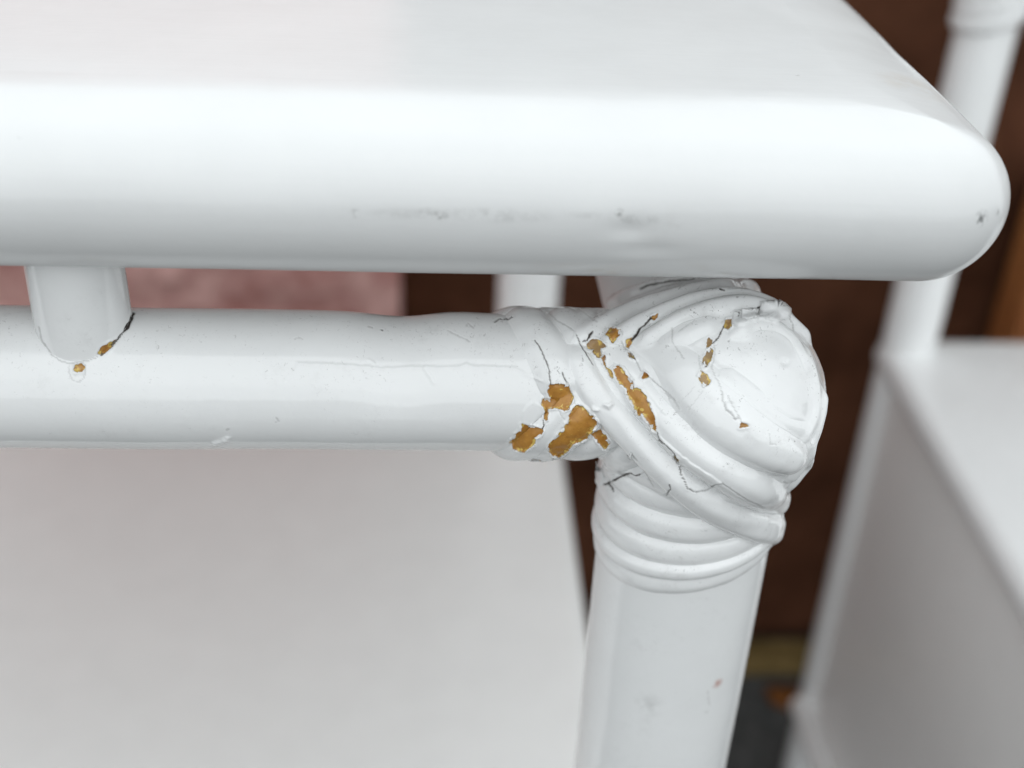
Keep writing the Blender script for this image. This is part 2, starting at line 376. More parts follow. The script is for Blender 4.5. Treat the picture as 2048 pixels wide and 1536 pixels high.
def paint(name, worn=False, dust=0.0, rough=.2, spots=(), base=WHITE, bump=.02, brush=0.0, ior=1.6):
    m, t, b = mat(name); geo = nd(t, 'ShaderNodeNewGeometry'); pos = geo.outputs['Position']
    n1 = tex(t, 40, 4, .6, pos); c = mixc(t, ramp(t, n1.outputs['Fac'], .35, .75), base, tuple(x*.965 for x in base[:3])+(1,))
    if dust:
        sp = tex(t, 1100, 4, .65, pos); sp.inputs['Distortion'].default_value = 1.2; patch = tex(t, 90, 3, .6, pos)
        k = math_(t, 'MULTIPLY', ramp(t, sp.outputs['Fac'], .61, .69), ramp(t, patch.outputs['Fac'], .40, .62))
        sep = nd(t, 'ShaderNodeSeparateXYZ'); t.links.new(geo.outputs['Normal'], sep.inputs[0])
        up = ramp(t, sep.outputs['Z'], .25, .95)              # dust settles where the surface faces up
        k2 = math_(t, 'MULTIPLY', k, math_(t, 'ADD', math_(t, 'MULTIPLY', up, .75), .3))
        c = mixc(t, math_(t, 'MULTIPLY', k2, dust), c, (.16, .15, .145, 1))
        sm = tex(t, 260, 5, .7, pos)
        c = mixc(t, math_(t, 'MULTIPLY', math_(t, 'MULTIPLY', ramp(t, sm.outputs['Fac'], .5, .8), ramp(t, patch.outputs['Fac'], .5, .75)), .48*dust), c, (.30, .29, .28, 1))
    for pt, r, colr, k, sc, ky in spots:
        nn = tex(t, sc, 4, .65, pos)
        f = math_(t, 'MULTIPLY', spot(t, pos, pt, r, ky), ramp(t, nn.outputs['Fac'], .42, .60))
        c = mixc(t, math_(t, 'MULTIPLY', f, k), c, colr)
    bmp = nd(t, 'ShaderNodeBump'); bmp.inputs['Strength'].default_value = 1.0; bmp.inputs['Distance'].default_value = 1.0
    h1 = tex(t, 130, 3, .5, pos); h2 = tex(t, 700, 2, .5, pos)
    hh = math_(t, 'ADD', math_(t, 'MULTIPLY', h1.outputs['Fac'], bump*.0045), math_(t, 'MULTIPLY', h2.outputs['Fac'], bump*.00045))
    if brush:                                   # brush marks run along the edge
        vm = nd(t, 'ShaderNodeVectorMath', operation='MULTIPLY'); t.links.new(pos, vm.inputs[0]); vm.inputs[1].default_value = (.05, 1, 1)
        hh = math_(t, 'ADD', hh, math_(t, 'MULTIPLY', tex(t, 420, 3, .6, vm.outputs[0]).outputs['Fac'], brush))
    t.links.new(hh, bmp.inputs['Height'])
    rr = mixc(t, ramp(t, tex(t, 70, 4, .6, pos).outputs['Fac'], .3, .8), (rough*.9,)*3+(1,), (rough*1.2,)*3+(1,))
    if worn:
        def attr(n): a = nd(t, 'ShaderNodeAttribute'); a.attribute_name = n; return a.outputs['Fac']
        chip, tan, crk = attr('chip'), attr('tan'), attr('crack')
        w1 = tex(t, 350, 4, .65, pos); w2 = tex(t, 1500, 3, .6, pos); w3 = tex(t, 600, 3, .6, pos)
        brown = mixc(t, ramp(t, w1.outputs['Fac'], .3, .72), (.41, .175, .026, 1), (.55, .28, .055, 1))
        brown = mixc(t, math_(t, 'MULTIPLY', ramp(t, w2.outputs['Fac'], .55, .75), .35), brown, (.16, .05, .012, 1))
        brown = mixc(t, math_(t, 'MULTIPLY', tan, .9), brown, mixc(t, ramp(t, w3.outputs['Fac'], .35, .7), (.30, .23, .14, 1), (.40, .30, .15, 1)))
        yellow = (.74, .54, .14, 1)
        band = math_(t, 'SUBTRACT', chip, math_(t, 'MULTIPLY', math_(t, 'SUBTRACT', w3.outputs['Fac'], .46), 4.5))
        yel = ramp(t, band, -.02, .05, (1, 1, 1, 1), (0, 0, 0, 1))
        under = mixc(t, math_(t, 'MULTIPLY', yel, ramp(t, tex(t, 330, 2, .5, pos).outputs['Fac'], .38, .52)), brown, yellow)
        mask = ramp(t, math_(t, 'ADD', math_(t, 'MULTIPLY', chip, 1.0), .5), .49, .53)
        edge = math_(t, 'MULTIPLY', ramp(t, math_(t, 'ABSOLUTE', chip), 0.0, .10, (1, 1, 1, 1), (0, 0, 0, 1)), .35)  # dark line painted along chip outlines as the inner shadow of the paint edge
        c = mixc(t, mask, c, under); c = mixc(t, edge, c, (.10, .055, .03, 1))
        c = mixc(t, ramp(t, crk, .05, .95), c, (.055, .045, .038, 1))  # crack colour holds dirt plus painted shade, the grooves being too thin to darken
        rr = mixc(t, mask, rr, (.38, .38, .38, 1)); rr = mixc(t, crk, rr, (.9, .9, .9, 1))
    t.links.new(c, b.inputs['Base Color']); t.links.new(rr, b.inputs['Roughness']); t.links.new(bmp.outputs[0], b.inputs['Normal'])
    b.inputs['IOR'].default_value = ior
    return m

def slab_pt(x, y):
    """point of the rounded front edge under a pixel"""
    v = ray(x, y); o = CAM.copy(); a = v[1]**2+v[2]**2; bq = o[1]*v[1]+o[2]*v[2]; cq = o[1]**2+o[2]**2-RS*RS
    dsc = bq*bq-a*cq
    return CAM+v*((-bq-math.sqrt(max(dsc, 0)))/a)
def ball_pt(x, y):
    v = ray(x, y); b_ = CAM@v; return CAM+v*(-b_-math.sqrt(max(b_*b_-(CAM@CAM-RS*RS), 0)))
GREY = (.17, .17, .16, 1)
SLAB_SPOTS = [(slab_pt(878, 433), .0022, GREY, .75, 600, 1.6), (slab_pt(862, 427), .0055, GREY, .35, 450, 4), (slab_pt(800, 428), .008, GREY, .22, 300, 6), (slab_pt(990, 431), .013, GREY, .28, 300, 7),
              (slab_pt(710, 427), .0014, GREY, .6, 600, 1.2), (slab_pt(1240, 426), .0014, GREY, .8, 600, 1.2), (slab_pt(1275, 440), .0055, GREY, .35, 350, 4), (slab_pt(1190, 431), .007, GREY, .2, 300, 7),
              (slab_pt(1340, 452), .009, (.3, .28, .26, 1), .14, 200, 2), (ball_pt(1963, 437), .0022, (.10, .10, .10, 1), .9, 600, 1), (ball_pt(1995, 425), .0010, GREY, .6, 600, 1),
              (at(1830, 170, 2, .0165), .010, (.62, .50, .36, 1), .35, 150, 1), (at(1595, 150, 2, RS), .0009, (.2, .19, .18, 1), .9, 700, 1),
              (slab_pt(38, 270), .0010, GREY, .7, 600, 1)]
LEGP = on_body([(1434, 1368)])[0]
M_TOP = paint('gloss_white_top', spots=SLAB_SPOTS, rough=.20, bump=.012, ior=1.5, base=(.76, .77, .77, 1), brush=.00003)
M_WORN = paint('chipped_white_paint', worn=True, dust=.5, rough=.07, bump=.03, spots=[(LEGP, .0023, (.45, .16, .10, 1), .85, 300, 1), (on_body([(1300, 1410)])[0], .005, GREY, .25, 300, 1)])
M_BIND = paint('chipped_white_binding_paint', worn=True, dust=1.25, rough=.08, bump=.035)
M_WHITE = paint('white_paint', dust=.25, rough=.25)
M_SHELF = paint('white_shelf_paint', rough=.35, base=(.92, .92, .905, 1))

def simple(name, ca, cb, scale, rough, bump=0.0, detail=5):
    m, t, b = mat(name); geo = nd(t, 'ShaderNodeNewGeometry'); n = tex(t, scale, detail, .6, geo.outputs['Position'])
    t.links.new(ramp(t, n.outputs['Fac'], .3, .72, ca+(1,), cb+(1,)), b.inputs['Base Color']); b.inputs['Roughness'].default_value = rough
    b.inputs['Specular IOR Level'].default_value = .5 if rough < .6 else .15
    if bump:
        bp = nd(t, 'ShaderNodeBump'); bp.inputs['Distance'].default_value = bump
        t.links.new(n.outputs['Fac'], bp.inputs['Height']); t.links.new(bp.outputs[0], b.inputs['Normal'])
    return m
M_WALL = simple('brown_wall', (.042, .014, .006), (.12, .048, .025), 11, .9, .004)
M_PINK = simple('pink_plaster', (.40, .17, .15), (.82, .52, .48), 34, .85, .01)
M_FLOOR = simple('dark_paving', (.045, .048, .048), (.10, .10, .098), 60, .85, .004)
M_TAN = simple('tan_wood', (.11, .075, .025), (.25, .17, .07), 14, .7)
M_ORANGE = simple('orange_wood', (.30, .10, .03), (.42, .17, .055), 20, .5)
M_LEAF = simple('orange_leaf', (.11, .035, .007), (.18, .065, .012), 80, .6)

# ------------------------------------------------------------------ ground and walls
FLOOR = -0.85
WALLY = 0.76
n = 60; gx = np.sinh(np.linspace(-4, 4, n))*.7; gy = WALLY+.1-np.sinh(np.linspace(4, 0, n))*.7
GX, GY = np.meshgrid(gx, gy, indexing='ij'); V = np.stack([GX, GY, FLOOR+.0015*noise(np.stack([GX, GY, GX*0], -1), .12)], -1).reshape(-1, 3)
tag(mesh('ground', V, grid_faces(n, n), M_FLOOR), kind='structure')
n = 90; gx = np.linspace(-2.4, 2.4, n); gz = np.linspace(FLOOR-.02, .44, n)
GX, GZ = np.meshgrid(gx, gz, indexing='ij'); Pn = np.stack([GX, GX*0, GZ], -1)
Vf = np.stack([GX, WALLY-.004*noise(Pn, .15), GZ], -1).reshape(-1, 3); Vb = Vf*[1, 0, 1]+[0, WALLY+.12, 0]
F = grid_faces(n, n); Fb = F[:, ::-1]+n*n
e = [k*n for k in range(n)], [k*n+n-1 for k in range(n)], list(range(n)), list(range(n*n-n, n*n))
side = []
for q, ed in enumerate(e):
    for a, b in zip(ed[:-1], ed[1:]): side.append([a, b, b+n*n, a+n*n] if q in (1, 2) else [b, a, a+n*n, b+n*n])
o = mesh('brown_wall', np.vstack([Vf, Vb]), np.vstack([F, Fb, np.array(side)]), M_WALL)
tag(o, 'dark brown wall close behind the white table', 'wall')

# pink rough plaster pier, its right edge seen through the gap under the table top
PE = at(800, 580, 1, .72)
n = 120; gx = np.linspace(PE[0]-1.1, PE[0], n); gz = np.linspace(FLOOR, .435, n)
GX, GZ = np.meshgrid(gx, gz, indexing='ij'); Pn = np.stack([GX, GX*0, GZ], -1)
Vf = np.stack([GX, .72-.004*noise(Pn, .03)-.003*noise(Pn, .012), GZ], -1).reshape(-1, 3); Vb = Vf*[1, 0, 1]+[0, WALLY-.008, 0]
F = grid_faces(n, n); Fb = F[:, ::-1]+n*n; side = []
e = [k*n for k in range(n)], [k*n+n-1 for k in range(n)], list(range(n)), list(range(n*n-n, n*n))
for q, ed in enumerate(e):
    for a, b in zip(ed[:-1], ed[1:]): side.append([a, b, b+n*n, a+n*n] if q in (1, 2) else [b, a, a+n*n, b+n*n])
o = mesh('plaster_pier', np.vstack([Vf, Vb]), np.vstack([F, Fb, np.array(side)]), M_PINK)
tag(o, 'mottled pink plaster pier behind the left of the rail', 'wall')

# ------------------------------------------------------------------ the table
table = empty('cane_table', (XP, YR, FLOOR), 'white painted cane table with cracked, chipped binding at its front corner', 'table')
LEFT, BACKY = -0.52, 0.53

def build_top():
    # rounded slab: full bullnose on every edge, ball corners
    x0, x1, y0, y1 = LEFT-.0, 0.0, 0.0, BACKY+.04
    nph = 72; ph = np.linspace(-np.pi/2, np.pi/2, nph)
    path = []; nor = []
    def seg(a, b, nn, nrm):
        for k in range(nn):
            t = k/nn; path.append(np.array(a)*(1-t)+np.array(b)*t); nor.append(nrm)
    def arc(c, a0, na=20):
        for k in range(na):
            a = a0+math.pi/2*k/na; path.append(np.array(c)); nor.append((math.cos(a), math.sin(a)))
    seg((x0, y0), (-.26, y0), 60, (0, -1)); seg((-.26, y0), (x1, y0), 420, (0, -1)); arc((x1, y0), -math.pi/2, 32)
    seg((x1, y0), (x1, y1), 150, (1, 0)); arc((x1, y1), 0)
    seg((x1, y1), (x0, y1), 60, (0, 1)); arc((x0, y1), math.pi/2)
    seg((x0, y1), (x0, y0), 40, (-1, 0)); arc((x0, y0), math.pi)
    path = np.array(path); nor = np.array(nor); m = len(path)
    # the upper side falls away in a longer curve than the lower one; two inner rings carry the flat faces
    prof = [(-.030, -RS)]+[(-.004, -RS)]+[(RS*math.cos(p), RS*math.sin(p)) for p in ph if p <= 0]+[(.002+.016*math.cos(p), .016*math.sin(p)) for p in np.linspace(.03, math.radians(75), 40)]+[(.00614-.0193*q, .01546+.00254*(2*q-q*q)) for q in np.linspace(.04, 1, 26)]+[(-.030, RS)]
    nph = len(prof); V = np.empty((m, nph, 3)); inn = np.array([(x0+.031, y0+.031), (x1-.031, y1-.031)])
    for j, (w, z) in enumerate(prof):
        V[:, j, :2] = path+nor*w; V[:, j, 2] = z
    arcs = np.abs(nor).max(1) < .9999999
    for k in range(m):           # inner rings turn the corner in a small arc
        c0 = (abs(path[k, 0]-x0) < 1e-9 or abs(path[k, 0]-x1) < 1e-9) and (abs(path[k, 1]-y0) < 1e-9 or abs(path[k, 1]-y1) < 1e-9)
        for j in range(nph):
            if prof[j][0] < 0:
                w = -prof[j][0]; rho = 1.2*w
                if arcs[k] or c0:
                    sx = 1 if path[k, 0] > (x0+x1)/2 else -1; sy = 1 if path[k, 1] > (y0+y1)/2 else -1
                    V[k, j, :2] = path[k]-np.array([sx, sy])*(w+rho)+nor[k]*rho
                else:
                    q = path[k]-nor[k]*w; e_ = w+rho
                    if abs(nor[k][1]) > .5: q[0] = x0+e_+(q[0]-x0)*(x1-x0-2*e_)/(x1-x0)
                    else: q[1] = y0+e_+(q[1]-y0)*(y1-y0-2*e_)/(y1-y0)
                    V[k, j, :2] = q
    Q = V.reshape(-1, 3)
    # slight waviness of thick hand-laid paint and a dent in the front edge
    nn = grid_normals(Q, m, nph, True, False); ctr = np.c_[np.repeat(path, nph, 0), np.zeros(m*nph)]
    out = Q-ctr; out /= np.linalg.norm(out, axis=1, keepdims=True)
    flat = np.tile([abs(abs(z)-RS) < 1e-6 for w, z in prof], m)
    d = .00016*noise(Q*[.30, 1, 1], .02)+.00006*noise(Q*[.5, 1, 1], .009)
    d = np.where(flat, 0, d)
    dp = slab_pt(1262, 462); d -= .0006*np.exp(-(((Q-dp)/[.0045, .0022, .0022])**2).sum(1))
    dp = slab_pt(1290, 500); d -= .0004*np.exp(-(((Q-dp)/[.007, .002, .002])**2).sum(1))
    d[flat] = 0; Q = Q+out*d[:, None]
    Fs = grid_faces(m, nph, True, False).tolist()
    top = [k*nph+nph-1 for k in range(m)]; bot = [k*nph for k in range(m)][::-1]
    Fs += [top, bot]
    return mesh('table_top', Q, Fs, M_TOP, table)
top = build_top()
# the big flat caps must not share smooth normals with the round edge badly: the edge is tangent there, so smooth is right

def build_rail():
    xs = np.r_[np.linspace(LEFT+.03, -.222, 40), np.linspace(-.2215, XP, 640)]
    nv = 330; th = np.linspace(0, 2*np.pi, nv, endpoint=False)
    X, T = np.meshgrid(xs, th, indexing='ij')
    def px2x(px): return at(px, 640, 1, YR-.005)[0]
    def bump(px, w, h): return h*np.exp(-((X-px2x(px))/w)**2)
    upf = np.clip(np.sin(T), 0, 1)
    R = RR+upf*(bump(800, .009, -.0013)+bump(905, .007, .0003))+.00016*noise(np.stack([X*.5, np.cos(T)*RR, np.sin(T)*RR], -1), .012)+.00035*noise(np.stack([X, X*0, X*0], -1), .035)
    R = R-.0004*np.clip(-np.sin(T), 0, 1)*bump(700, .03, 1.)
    V = np.stack([X, YR+R*np.cos(T), ZR+R*np.sin(T)], -1).reshape(-1, 3)
    N = -grid_normals(V, len(xs), nv, False, True)
    if (N.reshape(len(xs), nv, 3)[len(xs)//2, nv//4, 2]) < 0: N = -N
    return worn_grid('rail', V, N, len(xs), nv, False, True, M_WORN, table)
rail = build_rail(); tag(rail, 'long front rail with thin drip lines and specks of dust')

def build_spacer(x, worn):
    nz, nv = (150, 200) if worn else (8, 40)
    zs = np.linspace(ZR+.004, -RS+.002, nz); th = np.linspace(0, 2*np.pi, nv, endpoint=False)
    Z, T = np.meshgrid(zs, th, indexing='ij'); R = RSP*(1+.02*np.sin((Z-ZR)*90))
    V = np.stack([x+R*np.cos(T), YR-.0014+R*np.sin(T), Z], -1).reshape(-1, 3); N = np.stack([np.cos(T), np.sin(T), T*0], -1).reshape(-1, 3)
    if worn: return worn_grid('spacer', V, N, nz, nv, False, True, M_WORN, table)
    return mesh('spacer', V, grid_faces(nz, nv, False, True), M_WHITE, table)
build_spacer(XS, True)
for x in (-.34,): build_spacer(x, False)

def build_leg():
    zs = np.r_[np.linspace(ZR, -.30, 420), np.linspace(-.305, FLOOR, 30)]; nv = 300; th = np.linspace(0, 2*np.pi, nv, endpoint=False)
    Z, T = np.meshgrid(zs, th, indexing='ij'); R = RP+.00015*noise(np.stack([np.cos(T)*RP, np.sin(T)*RP, Z*.5], -1), .012)
    V = np.stack([XP+R*np.cos(T), YR+R*np.sin(T), Z], -1).reshape(-1, 3); N = np.stack([np.cos(T), np.sin(T), T*0], -1).reshape(-1, 3)
    return worn_grid('leg', V, N, len(zs), nv, False, True, M_WORN, table)
tag(build_leg(), 'front right leg below the corner binding with a reddish mark')
for x, y in ((XP, BACKY), (LEFT+.03, YR), (LEFT+.03, BACKY)): tube('leg', (x, y, FLOOR), (x, y, ZR+.02), RP, M_WHITE, table)
tube('rail', (XP, YR, ZR), (XP, BACKY, ZR), RSIDE, M_WHITE, table)
tube('rail', (LEFT+.03, YR, ZR), (LEFT+.03, BACKY, ZR), RSIDE, M_WHITE, table)
tube('rail', (LEFT+.03, BACKY, ZR), (XP, BACKY, ZR), RR, M_WHITE, table)
SZ = -.38; SE = at(1155, 1080, 2, SZ)
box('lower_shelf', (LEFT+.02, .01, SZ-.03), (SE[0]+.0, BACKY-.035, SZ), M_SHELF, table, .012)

# ------------------------------------------------------------------ corner binding
binding = bpy.data.objects.new('corner_binding', None); binding.empty_display_size = .02; col.objects.link(binding)
binding.parent = table; binding.location = tuple(JN-np.array(table.location))
tag(binding, 'cracked corner binding with brown cane showing through chipped white paint')

def build_core():
    nu, nv = 540, 500
    th = np.linspace(.02, np.pi-.02, nu); ph = np.linspace(0, 2*np.pi, nv, endpoint=False)
    T, Pp = np.meshgrid(th, ph, indexing='ij')
    D = np.stack([np.sin(T)*np.cos(Pp), np.sin(T)*np.sin(Pp), np.cos(T)], -1).reshape(-1, 3)
    lo = np.full(len(D), .005); hi = np.full(len(D), .046)
    for _ in range(22):
        mid = (lo+hi)/2; ins = sdf(JN+D*mid[:, None]) < -.0004; lo = np.where(ins, mid, lo); hi = np.where(ins, hi, mid)
    r = np.where(lo > .0455, .020, lo)
    r = r.reshape(nu, nv)
    V = JN+D*r.reshape(-1)[:, None]; N = grad(V)
    out = np.zeros(len(V)); hs = heights(V[::1].reshape(nu, nv, 3)[::2, ::2].reshape(-1, 3))
    own = np.full(hs.shape[1], CORE_H); new = own.copy(); top_ = np.full(hs.shape[1], -1.)
    for k in range(len(SPECS)):
        new = smax(new, hs[k], (SPECS[k]['k']+CORE_K)/2); top_ = np.maximum(top_, hs[k])
    new = new-.0008*smooth(0, .0014, top_-own)
    out = upsample((new-own).reshape(nu//2, nv//2), nu, nv, 2, True)
    V = V+N*(out.reshape(-1)-.0022*smooth(.031, .042, r.reshape(-1))*(r.reshape(-1) > .0201))[:, None]
    V = V+N*(.00025*noise(V, .009)+.00015*noise(V, .004))[:, None]
    return worn_grid('binding_core', V, N, nu, nv, False, True, M_BIND, binding)

def march(P, T, L, step=.0005):
    """follow the body surface onwards from P along T"""
    out = []; P = P.copy()
    for _ in range(int(L/step)):
        N = grad(P[None])[0]; T = T-N*(T@N); T /= np.linalg.norm(T)
        P = project((P+T*step)[None])[0]; out.append(P)
    return np.array(out)
def strand(px=None, P=None, a=.004, h=.0022, off=.0, ext=(.01, .02), taper=(.006, .006), aw=None, bell=False, ex=2.7, k=.0007, hw=None, seed=0, nv=64, step=.00024):
    if P is None:
        q = spline(px, 90); P = on_body(q)
        for _ in range(6): P[1:-1] = (P[:-2]+2*P[1:-1]+P[2:])/4
        P = project(P)
        parts = [P]
        if ext[0]: parts.insert(0, march(P[0], P[0]-P[2], ext[0])[::-1])
        if ext[1]: parts.append(march(P[-1], P[-1]-P[-3], ext[1]))
        P = np.vstack(parts)
    a *= .91; h *= .91
    L = np.linalg.norm(np.diff(P, axis=0), axis=1).sum(); m = int(L/step)
    P = resample(P, m)
    N = grad(P)
    def sm(A, k):
        for _ in range(k): A[1:-1] = (A[:-2]+2*A[1:-1]+A[2:])/4
        return A
    P = sm(P, 30); N = sm(N, 60); 
    T = np.gradient(P, axis=0); T /= np.linalg.norm(T, axis=1, keepdims=True)
    N = N-T*(N*T).sum(1)[:, None]; N /= np.linalg.norm(N, axis=1, keepdims=True); B = np.cross(T, N)
    s = np.linspace(0, L, m); env = np.ones(m)
    if taper[0]: env *= np.clip(smooth(0, taper[0], s), 0, 1)**.8
    if taper[1]: env *= np.clip(smooth(0, taper[1], L-s), 0, 1)**.8
    wob = 1+.07*noise(np.c_[s, s*0+seed*3.1, s*0], .011)
    ww = a*wob*(np.interp(s/L, np.linspace(0, 1, len(aw)), aw) if aw is not None else 1)
    dive = -.0016*(1-env)
    if hw is not None: env = env*np.interp(s/L, np.linspace(0, 1, len(hw)), hw)
    hh = h*(1+.10*noise(np.c_[s, s*0+seed*5.7+9, s*0], .014))*env
    ww = ww*(.4+.6*np.clip(env, 0, 1))
    u = np.linspace(-1.22, 1.22, nv)
    SPECS.append(dict(P=P, N=N, B=B, T=T, ww=ww, hh=hh, off=off*env+dive, u=u, ex=ex, bell=bell, k=k, m=m, nv=nv))
SPECS = []; CORE_H = -.0004; CORE_K = .0010
def profile(sp, u, i):
    if sp['bell']: v = np.where(np.abs(u) < 1, (sp['hh'][i]+.0012)*np.cos(np.pi*np.clip(u, -1, 1)/2)**2-.0012, -.0012)
    else: v = sp['hh'][i]*(1-np.abs(u)**sp['ex'])
    return np.maximum(v, -.0025)+sp['off'][i]
def smax(a, b, k):
    h = np.clip(1-np.abs(a-b)/k, 0, 1); return np.maximum(a, b)+h*h*k/4
def heights(X):
    """height of every strand over the body at points X"""
    out = np.full((len(SPECS), len(X)), -.004)
    for j, sp in enumerate(SPECS):
        st = max(1, sp['m']//140); idx = np.arange(0, sp['m'], st); Pj = sp['P'][idx]
        lo = Pj.min(0)-.012; hi = Pj.max(0)+.012
        near = np.nonzero(((X > lo) & (X < hi)).all(1))[0]
        for c in range(0, len(near), 20000):
            q = near[c:c+20000]; d2 = ((X[q][:, None]-Pj[None])**2).sum(-1); n0 = d2.argmin(1); i = idx[n0]
            d = X[q]-sp['P'][i]; u = (d*sp['B'][i]).sum(1)/sp['ww'][i]; al = np.abs((d*sp['T'][i]).sum(1))
            dn = np.abs((d*sp['N'][i]).sum(1))
            ok = (al < .002) & (np.abs(u) < 1.6) & (dn < .006)
            v = np.where(ok, profile(sp, u, i), -.004); out[j, q] = v
    return out
def upsample(G, nu, nv, f, wrap):
    a, b = G.shape; x = np.arange(nu)/f; y = np.arange(nv)/f
    x0 = np.minimum(x.astype(int), a-1); x1 = np.minimum(x0+1, a-1); fx = (x-x0)[:, None]
    y0 = np.minimum(y.astype(int), b-1); y1 = (y0+1) % b if wrap else np.minimum(y0+1, b-1); fy = (y-y0)[None]
    fx = np.clip(fx, 0, 1); fy = np.clip(fy, 0, 1)
    return (G[x0][:, y0]*(1-fx)*(1-fy)+G[x1][:, y0]*fx*(1-fy)+G[x0][:, y1]*(1-fx)*fy+G[x1][:, y1]*fx*fy)
def build_strands():
    for n_, sp in enumerate(SPECS):
        m, nv, u = sp['m'], sp['nv'], sp['u']
        sag = sp['ww']**2/(2*.023)
        X = sp['P'][:, None]-sp['B'][:, None]*(sp['ww'][:, None]*u)[..., None]-sp['N'][:, None]*(sag[:, None]*u[None]**2)[..., None]
        own = np.stack([profile(sp, -u, np.full(nv, i)) for i in range(m)])
        f = 2; Xc = X[::f, ::f]; oc = own[::f, ::f]; a, b = oc.shape
        hs = heights(Xc.reshape(-1, 3)); new = smax(oc.ravel(), np.full(a*b, CORE_H), (sp['k']+CORE_K)/2); oth = np.full(a*b, CORE_H)
        for j in range(len(SPECS)):
            if j == n_: continue
            new = smax(new, hs[j], (sp['k']+SPECS[j]['k'])/2); oth = np.maximum(oth, hs[j])
        new = new-.0008*smooth(0, .0014, oth-oc.ravel())
        dlt = upsample((new-oc.ravel()).reshape(a, b), m, nv, f, False)
        V = (X+sp['N'][:, None]*(own+dlt)[..., None]).reshape(-1, 3)
        Nn = grid_normals(V, m, nv, False, False)
        if (Nn.reshape(m, nv, 3)[:, nv//2]*sp['N']).sum() < 0: Nn = -Nn
        V = V+Nn*(.00010*noise(V, .006)+.00005*noise(V, .0022))[:, None]
        worn_grid('strand', V, Nn, m, nv, False, False, M_BIND, binding)

# rings round the leg below the corner: (y of the middle in the photograph, half width, height)
def ring(ymid, xm, a, h, tiltx, off=0.0, seed=0):
    # front point of the leg surface at that pixel
    p = at(xm, ymid, 1, YR-RP); th = np.linspace(0, 2*np.pi, 400)
    z0 = p[2]-tiltx*(p[0]-XP)
    Q = np.stack([XP+RP*np.cos(th+1.6), YR+RP*np.sin(th+1.6), z0+tiltx*RP*np.cos(th+1.6)], -1)
    return strand(P=Q, a=a, h=h, off=off, taper=(.002, .002), seed=seed, step=.0003, nv=48)
ring(972, 1280, .0048, .0017, .02, seed=1)
ring(1019, 1285, .0046, .0019, .06, seed=2)
ring(1068, 1300, .0048, .0020, .10, seed=3)
ring(1117, 1310, .0046, .0018, .16, seed=4)
ring(1151, 1318, .0030, .0022, .21, seed=5)
ring(1177, 1325, .0036, .0012, .24, seed=6)

# turns round the front rail, sloping to the corner
strand(W([(120,190),(200,320),(280,450),(340,590),(400,720)]), a=.0052, h=.0014, ext=(.025, .004), seed=11)
strand(W([(330,195),(420,300),(520,410),(600,520)]), a=.0044, h=.0011, ext=(.02, .0), seed=12)
strand(W([(450,200),(530,280),(620,360)]), a=.0034, h=.0011, ext=(.02, .004), seed=13)
strand(W([(560,205),(620,260),(690,320)]), a=.0034, h=.0011, ext=(.02, .004), seed=14)
strand(W([(470,770),(370,890),(265,1000),(190,1075)]), a=.0044, h=.0018, ext=(.004, .02), hw=[.3, .5, .8, 1.0, 1.0], seed=15)
strand(W([(600,830),(500,920),(410,1000),(340,1065)]), a=.0050, h=.0018, ext=(.004, .02), seed=16)
strand(W([(720,950),(640,1020),(565,1080)]), a=.0044, h=.0015, ext=(.004, .02), seed=17)
strand(W([(850,1060),(740,1140),(650,1200)]), a=.0042, h=.0014, ext=(.004, .016), seed=18)
# turns over the top of the corner
strand(W([(660,200),(770,140),(900,95),(1100,50),(1300,30)]), a=.0044, h=.0014, ext=(.004, .012), bell=True, k=.0014, seed=20)
strand(W([(470,420),(560,355),(740,262),(950,190),(1200,120),(1400,92),(1560,105)]), a=.0062, h=.0022, ext=(.004, .02), hw=[1, 1, .9, .7, .6], bell=True, k=.0014, seed=21)
strand(W([(600,480),(740,380),(880,300),(1050,232),(1250,172),(1450,155),(1620,195)]), a=.0060, h=.0024, ext=(.002, .02), hw=[1, 1, 1, .8, .5, .4], bell=True, k=.0014, seed=22)
strand(VV([(880,400),(1010,330),(1150,250),(1320,190),(1480,165),(1600,185),(1700,240)]), a=.0062, h=.0025, ext=(.002, .012), hw=[.6, 1, 1, .9, .6, .4], bell=True, k=.0014, seed=23)
strand(VV([(980,430),(1100,355),(1220,295),(1350,250)]), a=.0070, h=.0017, ext=(.002, .003), hw=[.2, .8, 1, .6, .1], bell=True, k=.0014, seed=27)
strand(VV([(1330,555),(1430,635),(1540,715),(1660,795),(1770,850)]), a=.0058, h=.0007, ext=(.004, .008), bell=True, k=.0014, seed=28)
strand(VV([(1420,330),(1520,275),(1640,280),(1740,350),(1800,450)]), a=.0050, h=.0011, ext=(.003, .008), bell=True, k=.0014, seed=29)
# turns coming up from the far side along the right edge
strand(VV([(1720,1120),(1785,1030),(1835,930),(1868,830)]), a=.0046, h=.0017, ext=(.003, .012), bell=True, k=.0014, seed=25)
strand(VV([(1690,1300),(1750,1200),(1795,1090),(1820,1000)]), a=.0046, h=.0018, ext=(.003, .012), bell=True, k=.0014, seed=26)
strand(VV([(1750,945),(1830,850),(1868,720),(1862,580),(1820,440)]), a=.0036, h=.0010, ext=(.002, .006), bell=True, k=.0014, seed=24)
